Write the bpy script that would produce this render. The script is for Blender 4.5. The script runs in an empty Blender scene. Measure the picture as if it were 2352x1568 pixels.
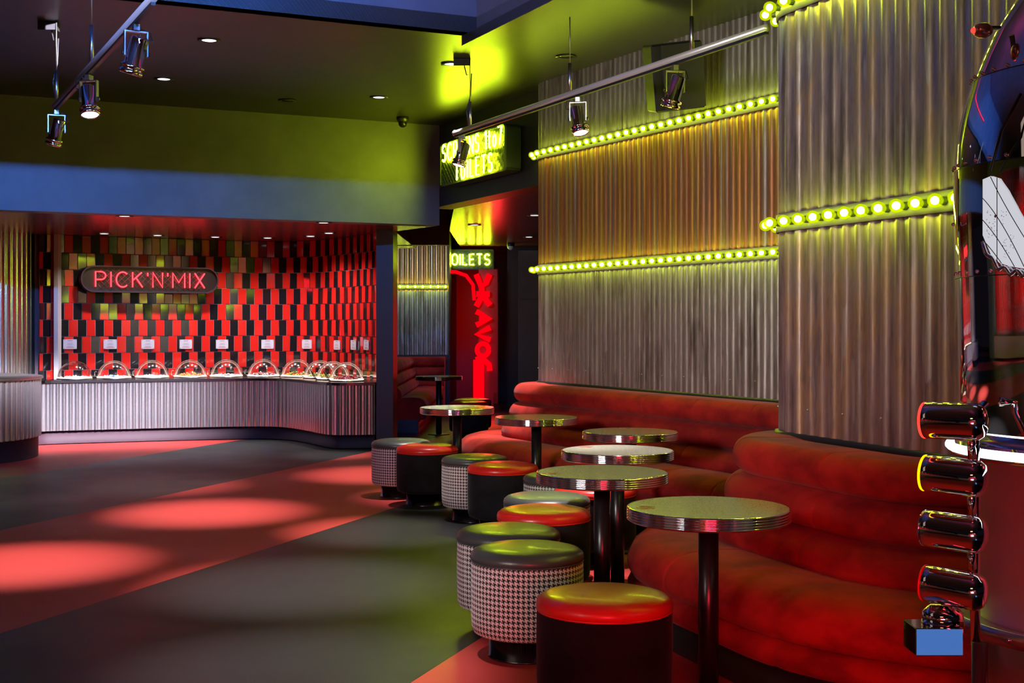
import bpy, bmesh, math, random
from mathutils import Vector, Matrix
random.seed(7)
S = bpy.context.scene
COL = S.collection
F = 2950.0      # focal length in pixels of the 2352 px wide frame
EYE = 1.43
HZ = 742.0      # horizon row

# ------------------------------------------------------------------ camera
cam = bpy.data.cameras.new('camera'); co = bpy.data.objects.new('camera', cam); COL.objects.link(co)
co.location = (0, 0, EYE); co.rotation_euler = (math.pi/2, 0, 0)
cam.sensor_width = 36; cam.lens = 36*F/2352; cam.shift_y = -42/2352; cam.clip_end = 100; cam.clip_start = .05
S.camera = co
# ------------------------------------------------------------------ world, exposure
w = bpy.data.worlds.new('world'); S.world = w; w.use_nodes = True
w.node_tree.nodes['Background'].inputs[0].default_value = (.60, .5, .72, 1)
w.node_tree.nodes['Background'].inputs[1].default_value = .006
S.view_settings.view_transform = 'Standard'; S.view_settings.look = 'None'
S.view_settings.exposure = 0; S.view_settings.gamma = 1; S.view_settings.use_curve_mapping = False
try:
    c = S.cycles
    c.use_denoising = True; c.denoiser = 'OPENIMAGEDENOISE'
    c.max_bounces = 7; c.diffuse_bounces = 3; c.glossy_bounces = 4; c.transmission_bounces = 4; c.transparent_max_bounces = 14
    c.sample_clamp_indirect = 4; c.sample_clamp_direct = 0; c.caustics_reflective = False; c.caustics_refractive = False
    c.use_light_tree = True; c.use_adaptive_sampling = True; c.adaptive_threshold = .015
except Exception: pass
PI = math.pi
Bv = Vector((.9045, .4266)); Av = Vector((-.4266, .9045))      # the room's two plan directions
def uv(u, v): p = Bv*u + Av*v; return (p.x, p.y)
def at(px, Y, py=None):   # plan point (or 3D point) seen in that column at depth Y
    x = (px-1176)*Y/F
    return (x, Y) if py is None else Vector((x, Y, EYE+(HZ-py)*Y/F))

def lamp(kind, name, loc, power, color=(1,1,1), aim=None, **kw):
    l = bpy.data.lights.new(name, kind); o = bpy.data.objects.new(name, l); COL.objects.link(o)
    l.energy = power; l.color = color; o.location = loc
    for k, v in kw.items(): setattr(l, k, v)
    if aim is not None:
        o.rotation_euler = (Vector(aim)-Vector(loc)).to_track_quat('-Z', 'Y').to_euler()
    return o
CEIL = 3.57; SOF = 2.49; COR = 2.69
# light from the foyer behind and beside the camera, plus added fills
x, y = uv(.3, 2.0)
lamp('AREA', 'blue_stage_wash', (x, y, 4.62), 105, (.07, .27, 1), aim=(*uv(1.0, 12.8), 3.0), shape='RECTANGLE', size=3.2, size_y=.12, spread=math.radians(50))
lamp('AREA', 'red_neon_glow', (.35, .9, .95), 8.5, (1, .025, .05), aim=(.95, 5.2, .42), shape='RECTANGLE', size=.9, size_y=.35, spread=math.radians(52))
lamp('AREA', 'magenta_neon_glow', (-.6, -.6, 3.0), 7, (1, .30, .16), aim=(1.6, 5, 1.6), shape='RECTANGLE', size=1.2, size_y=.4)  # peach area light added for the chrome to reflect
lamp('AREA', 'white_menu_glow', (-3.6, 1.2, 2.4), 34, (1, .90, .86), aim=(1.4, 9, 1.9), shape='RECTANGLE', size=1.6, size_y=.8, spread=math.radians(48))  # fill added to brighten the corrugated walls, no fitting behind it
lamp('AREA', 'dim_foyer_glow', (-3.5, 3.0, 3.3), 4, (1, .75, .6), aim=(-1.5, 8, 0), shape='RECTANGLE', size=2, size_y=2)
# recessed ceiling downlights: (x, y, power, cone degrees)
DOWN = [(-2.29, 9.71, 620, 34), (-3.05, 11.25, 260, 32), (-1.26, 12.16, 480, 34), (-.50, 10.6, 420, 34)]
HIDDEN = [(-2.9, 7.63, 620, 34), (-1.15, 7.05, 620, 36), (-.90, 8.85, 520, 30), (-.86, 5.30, 520, 34), (-3.84, 12.8, 300, 30),
          (.30, 7.25, 420, 26), (.0, 11.2, 520, 30), (.62, 6.9, 240, 22), (-1.95, 13.95, 130, 34)]
for i, (x, y, p, cdeg) in enumerate(DOWN+HIDDEN):
    p *= 1.9; cdeg *= .86
    lamp('SPOT', 'ceiling_spot', (x, y, SOF-.02 if y > 13.5 else CEIL-.03 if y > 7.5 or x > -.3 else CEIL+.1), p, (1, .93, .9), aim=(x, y, 0), spot_size=math.radians(cdeg), spot_blend=1.0, shadow_soft_size=.04)

# ------------------------------------------------------------------ materials
def mat(name, color=(.5,.5,.5), rough=.5, metal=0, emit=None, es=0, coat=0, sheen=0, spec=.5):
    m = bpy.data.materials.new(name); m.use_nodes = True
    b = m.node_tree.nodes['Principled BSDF']
    b.inputs['Base Color'].default_value = (*color, 1); b.inputs['Roughness'].default_value = rough
    b.inputs['Metallic'].default_value = metal; b.inputs['Specular IOR Level'].default_value = spec
    if emit: b.inputs['Emission Color'].default_value = (*emit, 1); b.inputs['Emission Strength'].default_value = es
    if coat: b.inputs['Coat Weight'].default_value = coat; b.inputs['Coat Roughness'].default_value = .08
    if sheen: b.inputs['Sheen Weight'].default_value = sheen; b.inputs['Sheen Roughness'].default_value = .4
    return m
class N:      # tiny node helper
    def __init__(s, m): s.t = m.node_tree; s.b = s.t.nodes['Principled BSDF']
    def n(s, typ, **kw):
        o = s.t.nodes.new(typ)
        for k, v in kw.items():
            if k.startswith('i_'): o.inputs[int(k[2:])].default_value = v
            else: setattr(o, k, v)
        return o
    def l(s, a, b): s.t.links.new(a, b)
    def math(s, op, a, b=None, c=None):
        o = s.t.nodes.new('ShaderNodeMath'); o.operation = op
        for i, v in enumerate((a, b, c)):
            if v is None: continue
            if isinstance(v, (int, float)): o.inputs[i].default_value = v
            else: s.l(v, o.inputs[i])
        return o.outputs[0]
    def noise(s, vec, scale, detail=3, rough=.5):
        o = s.n('ShaderNodeTexNoise'); o.inputs['Scale'].default_value = scale; o.inputs['Detail'].default_value = detail
        o.inputs['Roughness'].default_value = rough; s.l(vec, o.inputs['Vector']); return o.outputs['Fac']
    def ramp(s, fac, stops, interp='LINEAR'):
        o = s.n('ShaderNodeValToRGB'); o.color_ramp.interpolation = interp
        e = o.color_ramp.elements
        while len(e) < len(stops): e.new(.5)
        for i, (p, cc) in enumerate(stops): e[i].position = p; e[i].color = (*cc, 1)
        s.l(fac, o.inputs[0]); return o.outputs[0]
    def mix(s, fac, a, b, blend='MIX'):
        o = s.n('ShaderNodeMix'); o.data_type = 'RGBA'; o.blend_type = blend
        for sock, v in ((o.inputs[0], fac), (o.inputs[6], a), (o.inputs[7], b)):
            if isinstance(v, (int, float)): sock.default_value = v
            elif isinstance(v, tuple): sock.default_value = (*v, 1)
            else: s.l(v, sock)
        return o.outputs[2]
    def scaled(s, vec, sc):
        o = s.n('ShaderNodeMapping'); o.inputs['Scale'].default_value = sc; s.l(vec, o.inputs['Vector']); return o.outputs[0]
    def bump(s, h, strength=.3, dist=.01):
        o = s.n('ShaderNodeBump'); o.inputs['Strength'].default_value = strength; o.inputs['Distance'].default_value = dist
        s.l(h, o.inputs['Height']); s.l(o.outputs[0], s.b.inputs['Normal'])
def uvs(k): return k.n('ShaderNodeTexCoord').outputs['UV']
def objc(k): return k.n('ShaderNodeTexCoord').outputs['Object']
def pos(k): return k.n('ShaderNodeNewGeometry').outputs['Position']
def sepx(k, v): return k.n('ShaderNodeSeparateXYZ'), v

# floor: broad diagonal stripes of red and charcoal sheet flooring
def floor_material():
    m = mat('striped_vinyl', rough=.42, spec=.32); k = N(m); p = pos(k)
    s = k.n('ShaderNodeSeparateXYZ'); k.l(p, s.inputs[0])
    u = k.math('ADD', k.math('MULTIPLY', s.outputs[0], .941), k.math('MULTIPLY', s.outputs[1], -.338))
    t = k.math('FRACT', k.math('DIVIDE', k.math('ADD', u, 2.11+42.2), 4.22))
    isr = k.math('LESS_THAN', t, .5)
    spk = k.noise(p, 420, 2)
    big = k.noise(p, .9, 4)
    red = k.ramp(spk, [(.35, (.40, .035, .030)), (.62, (.52, .052, .046)), (.78, (.66, .12, .11))])
    blk = k.ramp(spk, [(.35, (.012, .012, .013)), (.62, (.023, .023, .025)), (.74, (.15, .15, .16))])
    colr = k.mix(isr, blk, red)
    seam = k.math('LESS_THAN', k.math('ABSOLUTE', k.math('SUBTRACT', k.math('FRACT', k.math('MULTIPLY', t, 2)), .5)), .4985)
    colr = k.mix(seam, (.015, .008, .008), colr)
    k.l(colr, k.b.inputs['Base Color'])
    k.l(k.ramp(big, [(.3, (.34,)*3), (.7, (.5,)*3)]), k.b.inputs['Roughness'])
    k.bump(spk, .12, .002)
    return m
def corrugated(name, stops, metal=.75, r0=.28, r1=.5, zone=None, tint=None):
    m = mat(name, metal=metal, rough=.4); k = N(m); v = uvs(k)
    n1 = k.noise(k.scaled(v, (2.2, .55, 1)), 2.2, 6, .62)
    n2 = k.noise(k.scaled(v, (14, .8, 1)), 1.6, 5, .6)
    f = k.math('ADD', k.math('MULTIPLY', n1, .62), k.math('MULTIPLY', n2, .38))
    colr = k.ramp(f, stops)
    # drip marks, hard edged
    n3 = k.noise(k.scaled(v, (9, .9, 1)), 1.3, 2, .4)
    colr = k.mix(k.ramp(n3, [(.655, (0,)*3), (.66, (.75,)*3)]), colr, (.62, .60, .58))
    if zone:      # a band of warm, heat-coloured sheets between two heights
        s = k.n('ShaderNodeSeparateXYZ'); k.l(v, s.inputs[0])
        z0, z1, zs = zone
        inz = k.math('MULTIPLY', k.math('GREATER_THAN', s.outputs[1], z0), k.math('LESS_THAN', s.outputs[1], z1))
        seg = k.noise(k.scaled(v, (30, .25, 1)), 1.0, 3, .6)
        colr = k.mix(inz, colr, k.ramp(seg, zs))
    # fine scuffs
    n4 = k.noise(k.scaled(v, (60, 8, 1)), 2, 3)
    colr = k.mix(.25, colr, k.ramp(n4, [(.3, (.25,)*3), (.75, (.9,)*3)]), 'MULTIPLY')
    k.l(colr, k.b.inputs['Base Color'])
    k.l(k.ramp(n2, [(.3, (r0,)*3), (.7, (r1,)*3)]), k.b.inputs['Roughness'])
    k.bump(n4, .15, .003)
    return m
def velvet(name, base, hi):
    m = mat(name, base, rough=.8, sheen=.06, spec=.15); k = N(m); v = objc(k)
    n = k.noise(k.scaled(v, (1, 1, 1.6)), 3.2, 5, .6)
    k.l(k.ramp(n, [(.38, base), (.62, hi)]), k.b.inputs['Base Color'])
    k.bump(k.noise(v, 260, 2), .06, .002)
    return m
def houndstooth():
    m = mat('houndstooth_cloth', rough=.8, sheen=.2); k = N(m); s = k.n('ShaderNodeSeparateXYZ'); k.l(uvs(k), s.inputs[0])
    T = 1/.0027
    x = k.math('FLOOR', k.math('MULTIPLY', s.outputs[0], T)); y = k.math('FLOOR', k.math('MULTIPLY', s.outputs[1], T))
    x = k.math('ADD', x, 8000); y = k.math('ADD', y, 8000)
    warp = k.math('LESS_THAN', k.math('MODULO', x, 8), 4); weft = k.math('LESS_THAN', k.math('MODULO', y, 8), 4)
    tw = k.math('LESS_THAN', k.math('MODULO', k.math('ADD', x, y), 4), 2)
    f = k.math('ADD', k.math('MULTIPLY', tw, warp), k.math('MULTIPLY', k.math('SUBTRACT', 1, tw), weft))
    k.l(k.mix(f, (.012, .012, .014), (.74, .68, .68)), k.b.inputs['Base Color'])
    return m
def terrazzo():
    m = mat('speckled_laminate', rough=.16, coat=.3); k = N(m); v = objc(k)
    vo = k.n('ShaderNodeTexVoronoi'); vo.inputs['Scale'].default_value = 95; k.l(v, vo.inputs['Vector'])
    n = k.noise(v, 140, 2)
    f = k.math('SUBTRACT', vo.outputs['Distance'], k.math('MULTIPLY', n, .45))
    k.l(k.ramp(f, [(.0, (.10, .09, .07)), (.035, (.16, .15, .11)), (.06, (.50, .47, .40))]), k.b.inputs['Base Color'])
    return m
def glassy(name, tint=(1, 1, 1), rim=.55):
    m = bpy.data.materials.new(name); m.use_nodes = True; t = m.node_tree; t.nodes.clear()
    o = t.nodes.new('ShaderNodeOutputMaterial'); a = t.nodes.new('ShaderNodeBsdfTransparent'); g = t.nodes.new('ShaderNodeBsdfGlossy')
    lw = t.nodes.new('ShaderNodeLayerWeight'); f = t.nodes.new('ShaderNodeMath'); f.operation = 'POWER'; f.inputs[1].default_value = 1.7; t.links.new(lw.outputs['Facing'], f.inputs[0]); mx = t.nodes.new('ShaderNodeMixShader')
    a.inputs[0].default_value = (*tint, 1); g.inputs['Roughness'].default_value = .14
    t.links.new(f.outputs[0], mx.inputs[0]); t.links.new(a.outputs[0], mx.inputs[1]); t.links.new(g.outputs[0], mx.inputs[2])
    t.links.new(mx.outputs[0], o.inputs[0]); return m
def bulb_glass():
    m = bpy.data.materials.new('yellow_bulb_glass'); m.use_nodes = True; t = m.node_tree; t.nodes.clear()
    o = t.nodes.new('ShaderNodeOutputMaterial'); a = t.nodes.new('ShaderNodeBsdfTransparent'); e = t.nodes.new('ShaderNodeEmission')
    a.inputs[0].default_value = (.88, .95, .10, 1); e.inputs[0].default_value = (.74, .88, .0, 1); e.inputs[1].default_value = 1.15
    mx = t.nodes.new('ShaderNodeMixShader'); mx.inputs[0].default_value = .40
    t.links.new(a.outputs[0], mx.inputs[1]); t.links.new(e.outputs[0], mx.inputs[2]); t.links.new(mx.outputs[0], o.inputs[0]); return m
def emis(name, col, s): 
    m = bpy.data.materials.new(name); m.use_nodes = True; t = m.node_tree; t.nodes.clear()
    o = t.nodes.new('ShaderNodeOutputMaterial'); e = t.nodes.new('ShaderNodeEmission'); e.inputs[0].default_value = (*col, 1); e.inputs[1].default_value = s
    t.links.new(e.outputs[0], o.inputs[0]); return m
def painted(name, c1, rough, bumpy=.03):
    m = mat(name, c1, rough=rough); k = N(m); n = k.noise(pos(k), 3, 4)
    k.l(k.ramp(n, [(.3, tuple(v*.85 for v in c1)), (.7, tuple(v*1.15 for v in c1))]), k.b.inputs['Base Color'])
    k.bump(k.noise(pos(k), 30, 3), bumpy, .01); return m

M = dict(
 floor=floor_material(),
 ceiling=painted('dark_satin_ceiling_paint', (.027, .025, .023), .36),
 wall=painted('grey_wall_paint', (.115, .115, .125), .5),
 black=painted('black_wall_paint', (.009, .010, .011), .42),
 soffit=painted('glossy_dark_soffit', (.16, .035, .035), .24, .012),
 blue=painted('blue_grey_paint', (.12, .14, .22), .5),
 tile_red=mat('red_glazed_tile', (.62, .018, .012), .08, coat=.4), tile_black=mat('black_glazed_tile', (.010, .009, .011), .07, coat=.4),
 grout=mat('grey_grout', (.22, .16, .16), .8),
 chrome=mat('polished_chrome', (.82, .82, .84), .08, 1), satin=mat('satin_steel', (.55, .55, .56), .3, 1),
 mirror=mat('mirror_steel', (.86, .85, .87), .03, 1), darkmetal=mat('dark_bronze_metal', (.10, .09, .09), .22, 1),
 dark=mat('matt_black_metal', (.015, .015, .017), .38), pole=mat('black_powder_coat', (.012, .012, .014), .28, .3),
 cushion_red=mat('red_leatherette', (.66, .02, .014), .33, coat=.15), cushion_grey=mat('charcoal_leatherette', (.05, .055, .055), .36, coat=.1),
 body_black=velvet('black_velvet', (.006, .006, .008), (.014, .013, .018)), hound=houndstooth(), laminate=terrazzo(),
 velvet=velvet('rust_red_velvet', (.20, .008, .009), (.42, .022, .015)),
 rail=mat('pale_painted_rail', (.22, .22, .20), .45, .3), tube=mat('brushed_tube', (.72, .72, .75), .3, .55), sticker=mat('faded_red_print', (.42, .10, .07), .3),
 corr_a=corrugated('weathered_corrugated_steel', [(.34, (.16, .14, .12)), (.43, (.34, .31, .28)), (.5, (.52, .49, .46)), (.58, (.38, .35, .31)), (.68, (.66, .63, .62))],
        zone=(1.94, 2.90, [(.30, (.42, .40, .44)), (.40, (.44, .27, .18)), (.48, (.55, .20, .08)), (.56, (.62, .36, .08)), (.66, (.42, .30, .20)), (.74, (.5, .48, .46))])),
 corr_b=corrugated('dark_weathered_corrugated_steel', [(.30, (.12, .095, .085)), (.42, (.32, .26, .25)), (.50, (.50, .41, .39)), (.555, (.56, .40, .25)), (.60, (.34, .28, .27)), (.70, (.62, .56, .56))]),
 corr_c=mat('bright_corrugated_steel', (.74, .73, .74), .2, .95),
 bulb=bulb_glass(), bulb_core=emis('bulb_filament_glow', (.84, 1, .38), 145),
 neon_y=emis('yellow_neon', (.74, 1, .014), 62), neon_r=emis('red_neon', (1, .012, .018), 15), 
 sign_in=mat('dark_sign_backing', (.012, .006, .01), .3), sign_y=mat('dark_green_sign_case', (.010, .016, .006), .35), mesh_y=mat('sign_wire_mesh', (.05, .07, .02), .5, .0), mesh_r=mat('dark_sign_mesh', (.16, .05, .07), .4, .5),
 case_r=mat('plum_sign_case', (.03, .012, .018), .6, spec=.25), glow_red=emis('red_letter_light', (1, .0, .006), 1.15),
 red_panel=mat('red_painted_panel', (.55, .012, .012), .45),
 lens=emis('spot_lens_light', (1, .93, .95), 3.0), lens_off=mat('unlit_lens', (.05, .05, .04), .2),
 led=emis('white_led_ring', (.92, 1, 1), 3.2), red_led=emis('red_lamp_rim', (1, .03, .02), 3), amber_led=emis('amber_lamp_rim', (1, .33, .0), 3),
 glass=glassy('clear_acrylic'), warm=emis('warm_led_ring', (1, .82, .64), 4.5),
 brushed=mat('brushed_steel', (.62, .64, .62), .42, .85), card=mat('white_card', (.55, .53, .57), .5), ink=mat('grey_ink', (.2, .18, .2), .6), ink_red=mat('red_ink', (.6, .1, .1), .6),
 pink=emis('pink_cove_light', (1, .02, .10), 1.3), steel_tray=mat('steel_tray', (.6, .6, .6), .25, 1),
 cam_white=mat('white_plastic', (.6, .58, .55), .4), peach=mat('peach_brass', (.75, .45, .30), .25, .7),
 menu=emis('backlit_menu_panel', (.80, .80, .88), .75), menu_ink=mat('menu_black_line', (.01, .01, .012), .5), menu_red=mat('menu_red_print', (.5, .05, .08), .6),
)
CANDY = [mat('candy_'+n, cc, .3) for n, cc in (('red', (.7,.03,.03)), ('green', (.25,.5,.05)), ('yellow', (.75,.6,.08)), ('pink', (.8,.3,.4)), ('orange', (.8,.25,.04)), ('white', (.75,.72,.68)), ('blue', (.15,.3,.6)), ('brown', (.30,.14,.06)))]

# ------------------------------------------------------------------ mesh helpers
class MB:
    def __init__(s): s.v = []; s.f = []; s.m = []; s.uv = {}; s.smooth = []
    def add(s, vs, fs, mi=0, smooth=False, uvl=None):
        b = len(s.v); s.v += [tuple(v) for v in vs]
        for i, f in enumerate(fs):
            if uvl: s.uv[len(s.f)] = [uvl[j] for j in f]
            s.f.append([b+j for j in f]); s.m.append(mi); s.smooth.append(smooth)
    def box(s, c, size, rz=0, mi=0, R=None):
        R = R or Matrix.Rotation(rz, 3, 'Z'); h = Vector(size)/2; c = Vector(c)
        vs = [c+R@Vector((h.x*i, h.y*j, h.z*k)) for k in (-1, 1) for j in (-1, 1) for i in (-1, 1)]
        s.add(vs, [(0,2,3,1),(4,5,7,6),(0,1,5,4),(2,6,7,3),(0,4,6,2),(1,3,7,5)], mi)
    def prism(s, poly, z0, z1, mi=0):      # poly counter-clockwise or not, capped
        n = len(poly); vs = [(x, y, z0) for x, y in poly]+[(x, y, z1) for x, y in poly]
        ar = sum(poly[i][0]*poly[(i+1) % n][1]-poly[(i+1) % n][0]*poly[i][1] for i in range(n))
        fs = [tuple(range(n)), tuple(range(2*n-1, n-1, -1))]+[(i, i+n, (i+1) % n+n, (i+1) % n) for i in range(n)]
        if ar > 0: fs = [tuple(reversed(f)) for f in fs]
        s.add(vs, fs, mi)
    def lathe(s, prof, c=(0, 0, 0), seg=32, R=None, mi=0, smooth=True, uvr=None):   # prof: (radius, z)
        R = R or Matrix.Identity(3); c = Vector(c); vs = []; ul = []; n = seg+1 if uvr else seg
        for r, z in prof:
            for i in range(n):
                a = 2*PI*i/seg; vs.append(c+R@Vector((r*math.cos(a), r*math.sin(a), z))); ul.append((a*(uvr or 1), z))
        fs = []
        for j in range(len(prof)-1):
            for i in range(seg):
                i2 = i+1 if uvr else (i+1) % seg
                fs.append((j*n+i, j*n+i2, (j+1)*n+i2, (j+1)*n+i))
        s.add(vs, fs, mi, smooth, ul if uvr else None)
    def tube(s, pts, r, seg=8, mi=0, closed=False, caps=True):
        pts = [Vector(p) for p in pts]; n = len(pts); vs = []; up = None
        for i, p in enumerate(pts):
            a = pts[(i-1) % n] if closed or i > 0 else p; b = pts[(i+1) % n] if closed or i < n-1 else p
            t = (b-a).normalized()
            if up is None: up = t.orthogonal().normalized()
            up = (up-t*up.dot(t)).normalized() if abs(up.dot(t)) < .999 else t.orthogonal().normalized()
            side = t.cross(up)
            for k in range(seg):
                an = 2*PI*k/seg; vs.append(p+(up*math.cos(an)+side*math.sin(an))*r)
        fs = []
        for i in range(n if closed else n-1):
            j = (i+1) % n
            for k in range(seg): k2 = (k+1) % seg; fs.append((i*seg+k, i*seg+k2, j*seg+k2, j*seg+k))
        if caps and not closed: fs += [tuple(range(seg))[::-1], tuple(range((n-1)*seg, n*seg))]
        s.add(vs, fs, mi, True)
    def cyl(s, a, b, r, seg=16, mi=0): s.tube([a, b], r, seg, mi)
    def sphere(s, c, r, seg=12, rings=8, mi=0, sc=(1, 1, 1)):
        vs = []; fs = []; c = Vector(c)
        for j in range(rings+1):
            th = PI*j/rings
            for i in range(seg): a = 2*PI*i/seg; vs.append(c+Vector((r*sc[0]*math.sin(th)*math.cos(a), r*sc[1]*math.sin(th)*math.sin(a), r*sc[2]*math.cos(th))))
        for j in range(rings):
            for i in range(seg): fs.append((j*seg+i, (j+1)*seg+i, (j+1)*seg+(i+1) % seg, j*seg+(i+1) % seg))
        s.add(vs, fs, mi, True)
    def grid(s, rows, mi=0, smooth=True, uvf=None, flip=False):    # rows of points
        nr, nc = len(rows), len(rows[0]); vs = [p for r in rows for p in r]
        fs = [(j*nc+i, j*nc+i+1, (j+1)*nc+i+1, (j+1)*nc+i) for j in range(nr-1) for i in range(nc-1)]
        if flip: fs = [f[::-1] for f in fs]
        s.add(vs, fs, mi, smooth, [q for r in uvf for q in r] if uvf else None)
    def build(s, name, mats, parent=None, clean=False):
        me = bpy.data.meshes.new(name); me.from_pydata(s.v, [], s.f)
        if not isinstance(mats, (list, tuple)): mats = [mats]
        for m in mats: me.materials.append(m)
        for i, p in enumerate(me.polygons): p.material_index = s.m[i]; p.use_smooth = s.smooth[i]
        if s.uv:
            L = me.uv_layers.new(name='UVMap')
            for i, p in enumerate(me.polygons):
                if i in s.uv:
                    for k, li in enumerate(p.loop_indices): L.data[li].uv = s.uv[i][k]
        me.validate(); me.update()
        o = bpy.data.objects.new(name, me); COL.objects.link(o)
        if parent: o.parent = parent
        return o
def tag(o, label=None, cat=None, group=None, kind=None):
    if label: o['label'] = label
    if cat: o['category'] = cat
    if group: o['group'] = group
    if kind: o['kind'] = kind
    return o
def empty(name, loc, label, cat, group=None, rz=0):
    o = bpy.data.objects.new(name, None); o.empty_display_size = .05; COL.objects.link(o)
    o.location = loc; o.rotation_euler = (0, 0, rz); return tag(o, label, cat, group)
def kids(o): return [c for c in bpy.data.objects if c.parent == o]
def clone(root, loc, label, group=None, rz=0, cat=None):
    def rec(o, par):
        c = o.copy(); COL.objects.link(c); c.parent = par
        for ch in kids(o): rec(ch, c)
        return c
    r = rec(root, None); r.location = loc; r.rotation_euler = (0, 0, rz); r['label'] = label
    if group: r['group'] = group
    if cat: r['category'] = cat
    return r
def struct(mb, name, m): return tag(mb.build(name, m), kind='structure')

# plan path with outward normals on the RIGHT of travel
class Path:
    def __init__(s, pts, step=.02):
        out = [Vector(pts[0])]
        for i in range(len(pts)-1):
            a, b = Vector(pts[i]), Vector(pts[i+1]); n = max(1, round((b-a).length/step))
            for j in range(1, n+1): out.append(a.lerp(b, j/n))
        s.p = out; s.s = [0]
        for i in range(1, len(out)): s.s.append(s.s[-1]+(out[i]-out[i-1]).length)
        s.L = s.s[-1]; s.nrm = []
        for i in range(len(out)):
            d = (out[min(i+1, len(out)-1)]-out[max(i-1, 0)]).normalized(); s.nrm.append(Vector((d.y, -d.x)))
    def at(s, t):
        import bisect
        t = min(max(t, 0), s.L); i = min(max(bisect.bisect_right(s.s, t)-1, 0), len(s.p)-2)
        f = (t-s.s[i])/max(1e-9, s.s[i+1]-s.s[i])
        return s.p[i].lerp(s.p[i+1], f), s.nrm[i].lerp(s.nrm[i+1], f).normalized()
def arc2(c, r, a0, a1, n=14): return [(c[0]+r*math.cos(math.radians(a0+(a1-a0)*i/n)), c[1]+r*math.sin(math.radians(a0+(a1-a0)*i/n))) for i in range(n+1)]
def corr(path, z0, z1, pitch=.068, amp=.0066, name='wall', m=None, seams=0, parent=None, o0=0):
    n = int(path.L/pitch*8); rows = [[], []]; uvf = [[], []]
    for i in range(n+1):
        t = path.L*i/n; p, nn = path.at(t)
        o = amp*((.5+.5*math.sin(2*PI*t/pitch))**2.2*2-.6)
        if seams and (t % seams) < pitch*.5: o += .004
        q = p+nn*(o+o0)
        for k, z in enumerate((z0, z1)): rows[k].append((q.x, q.y, z)); uvf[k].append((t, z))
    mb = MB(); mb.grid(rows, 0, True, uvf)
    return mb.build(name, m, parent)
def band(path, prof, name, m, parent=None, t0=0, t1=None, step=.03, seams=(), seamd=.007, cap=True, mb=None, mi=0):
    """sweep a cross-section (offset, z) along the path"""
    t1 = path.L if t1 is None else t1; n = max(2, int((t1-t0)/step)); ts = sorted(set([round(t0+(t1-t0)*i/n, 4) for i in range(n+1)]+[round(x+e, 4) for x in seams for e in (-.012, -.004, 0, .004, .012) if t0 < x+e < t1]))
    cx = sum(p[0] for p in prof)/len(prof); cz = sum(p[1] for p in prof)/len(prof); rows = []
    for t in ts:
        p, nn = path.at(t); sh = sum(math.exp(-((t-x)/.0045)**2) for x in seams)*seamd
        row = []
        for o, z in prof:
            L = math.hypot(o-cx, z-cz) or 1; oo = o-(o-cx)/L*sh; zz = z-(z-cz)/L*sh
            q = p+nn*oo; row.append((q.x, q.y, zz))
        rows.append(row)
    mb = mb or MB(); b = len(mb.v); mb.grid(rows, mi, True)
    if cap:
        k = len(prof); mb.add(rows[0], [tuple(range(k))], mi); mb.add(rows[-1], [tuple(range(k))[::-1]], mi)
    return mb.build(name, m, parent) if name else mb

# ------------------------------------------------------------------ the shell of the room
mb = MB(); mb.box((-1, 11, -.05), (26, 34, .1)); struct(mb, 'floor', M['floor'])
def uvbox(mb, u0, u1, v0, v1, z0, z1, mi=0): mb.prism([uv(u0, v0), uv(u1, v0), uv(u1, v1), uv(u0, v1)], z0, z1, mi)
mb = MB()      # main ceiling round a raised coffer
uvbox(mb, -9, 14, 8.69, 24, CEIL, CEIL+.12); uvbox(mb, 3.81, 14, -5, 8.69, CEIL, CEIL+.12)
struct(mb, 'ceiling', M['ceiling'])
mb = MB()
uvbox(mb, -9, 3.81, 8.69, 8.81, CEIL, 5.0); uvbox(mb, 3.81, 3.93, -5, 8.81, CEIL, 5.0); uvbox(mb, -9, 3.93, -5, 8.81, 5.0, 5.1)
struct(mb, 'ceiling_coffer', M['blue'])
mb = MB(); uvbox(mb, 3.74, 4.05, -5, 8.81, CEIL-.075, CEIL-.001); struct(mb, 'ceiling_downstand', M['ceiling'])
mb = MB(); mb.box((*uv(3.6, 7.3), 4.15), (.03, 2.6, .03), rz=math.atan2(Bv.y, Bv.x)); mb.box((*uv(2.1, 8.62), 4.15), (3, .03, .03), rz=math.atan2(Bv.y, Bv.x))
tag(mb.build('cove_light', M['pink']), 'pink light strip running inside the raised ceiling recess', 'light')
FC = (-.785, 13.9)      # corner of fascia and sign wall
FU, FV = 5.22, 12.91
mb = MB(); uvbox(mb, -9, FU, FV, FV+.25, SOF, CEIL); struct(mb, 'wall_fascia', M['wall'])
mb = MB()      # soffit over the sweet counter
mb.prism([uv(FU, FV+.25), (-1.355, 14.85), (-1.36, 18.2), (-9, 18.2), uv(-9, FV+.25)], SOF, SOF+.08)
struct(mb, 'ceiling_soffit', M['soffit'])
mb = MB(); uvbox(mb, FU, FU+.25, 9.9, FV+.25, COR, CEIL); struct(mb, 'wall_sign', M['black'])
mb = MB(); mb.prism([uv(FU+.25, FV+.2), uv(FU+.25, 9.7), (3.4, 10.5), (3.4, 24), (-.85, 24), (-.85, 17.4)], COR, COR+.08); struct(mb, 'ceiling_corridor', M['soffit'])
mb = MB(); mb.box((-1.445, 17.4+.1, (SOF+CEIL)/2), (1.19, .2, CEIL-SOF)); struct(mb, 'wall_bulkhead', M['black'])
mb = MB(); mb.box((-1.445, 14.85, 1.25), (.19, .55, SOF)); mb.box((-1.98, 18.3, 1.4), (.1, 4.0, 2.8)); struct(mb, 'wall_pillar', M['black'])
mb = MB(); mb.box((-1.75, 22.0, CEIL/2), (1.52, 3.2, CEIL)); struct(mb, 'wall_booth', M['black'])
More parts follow.
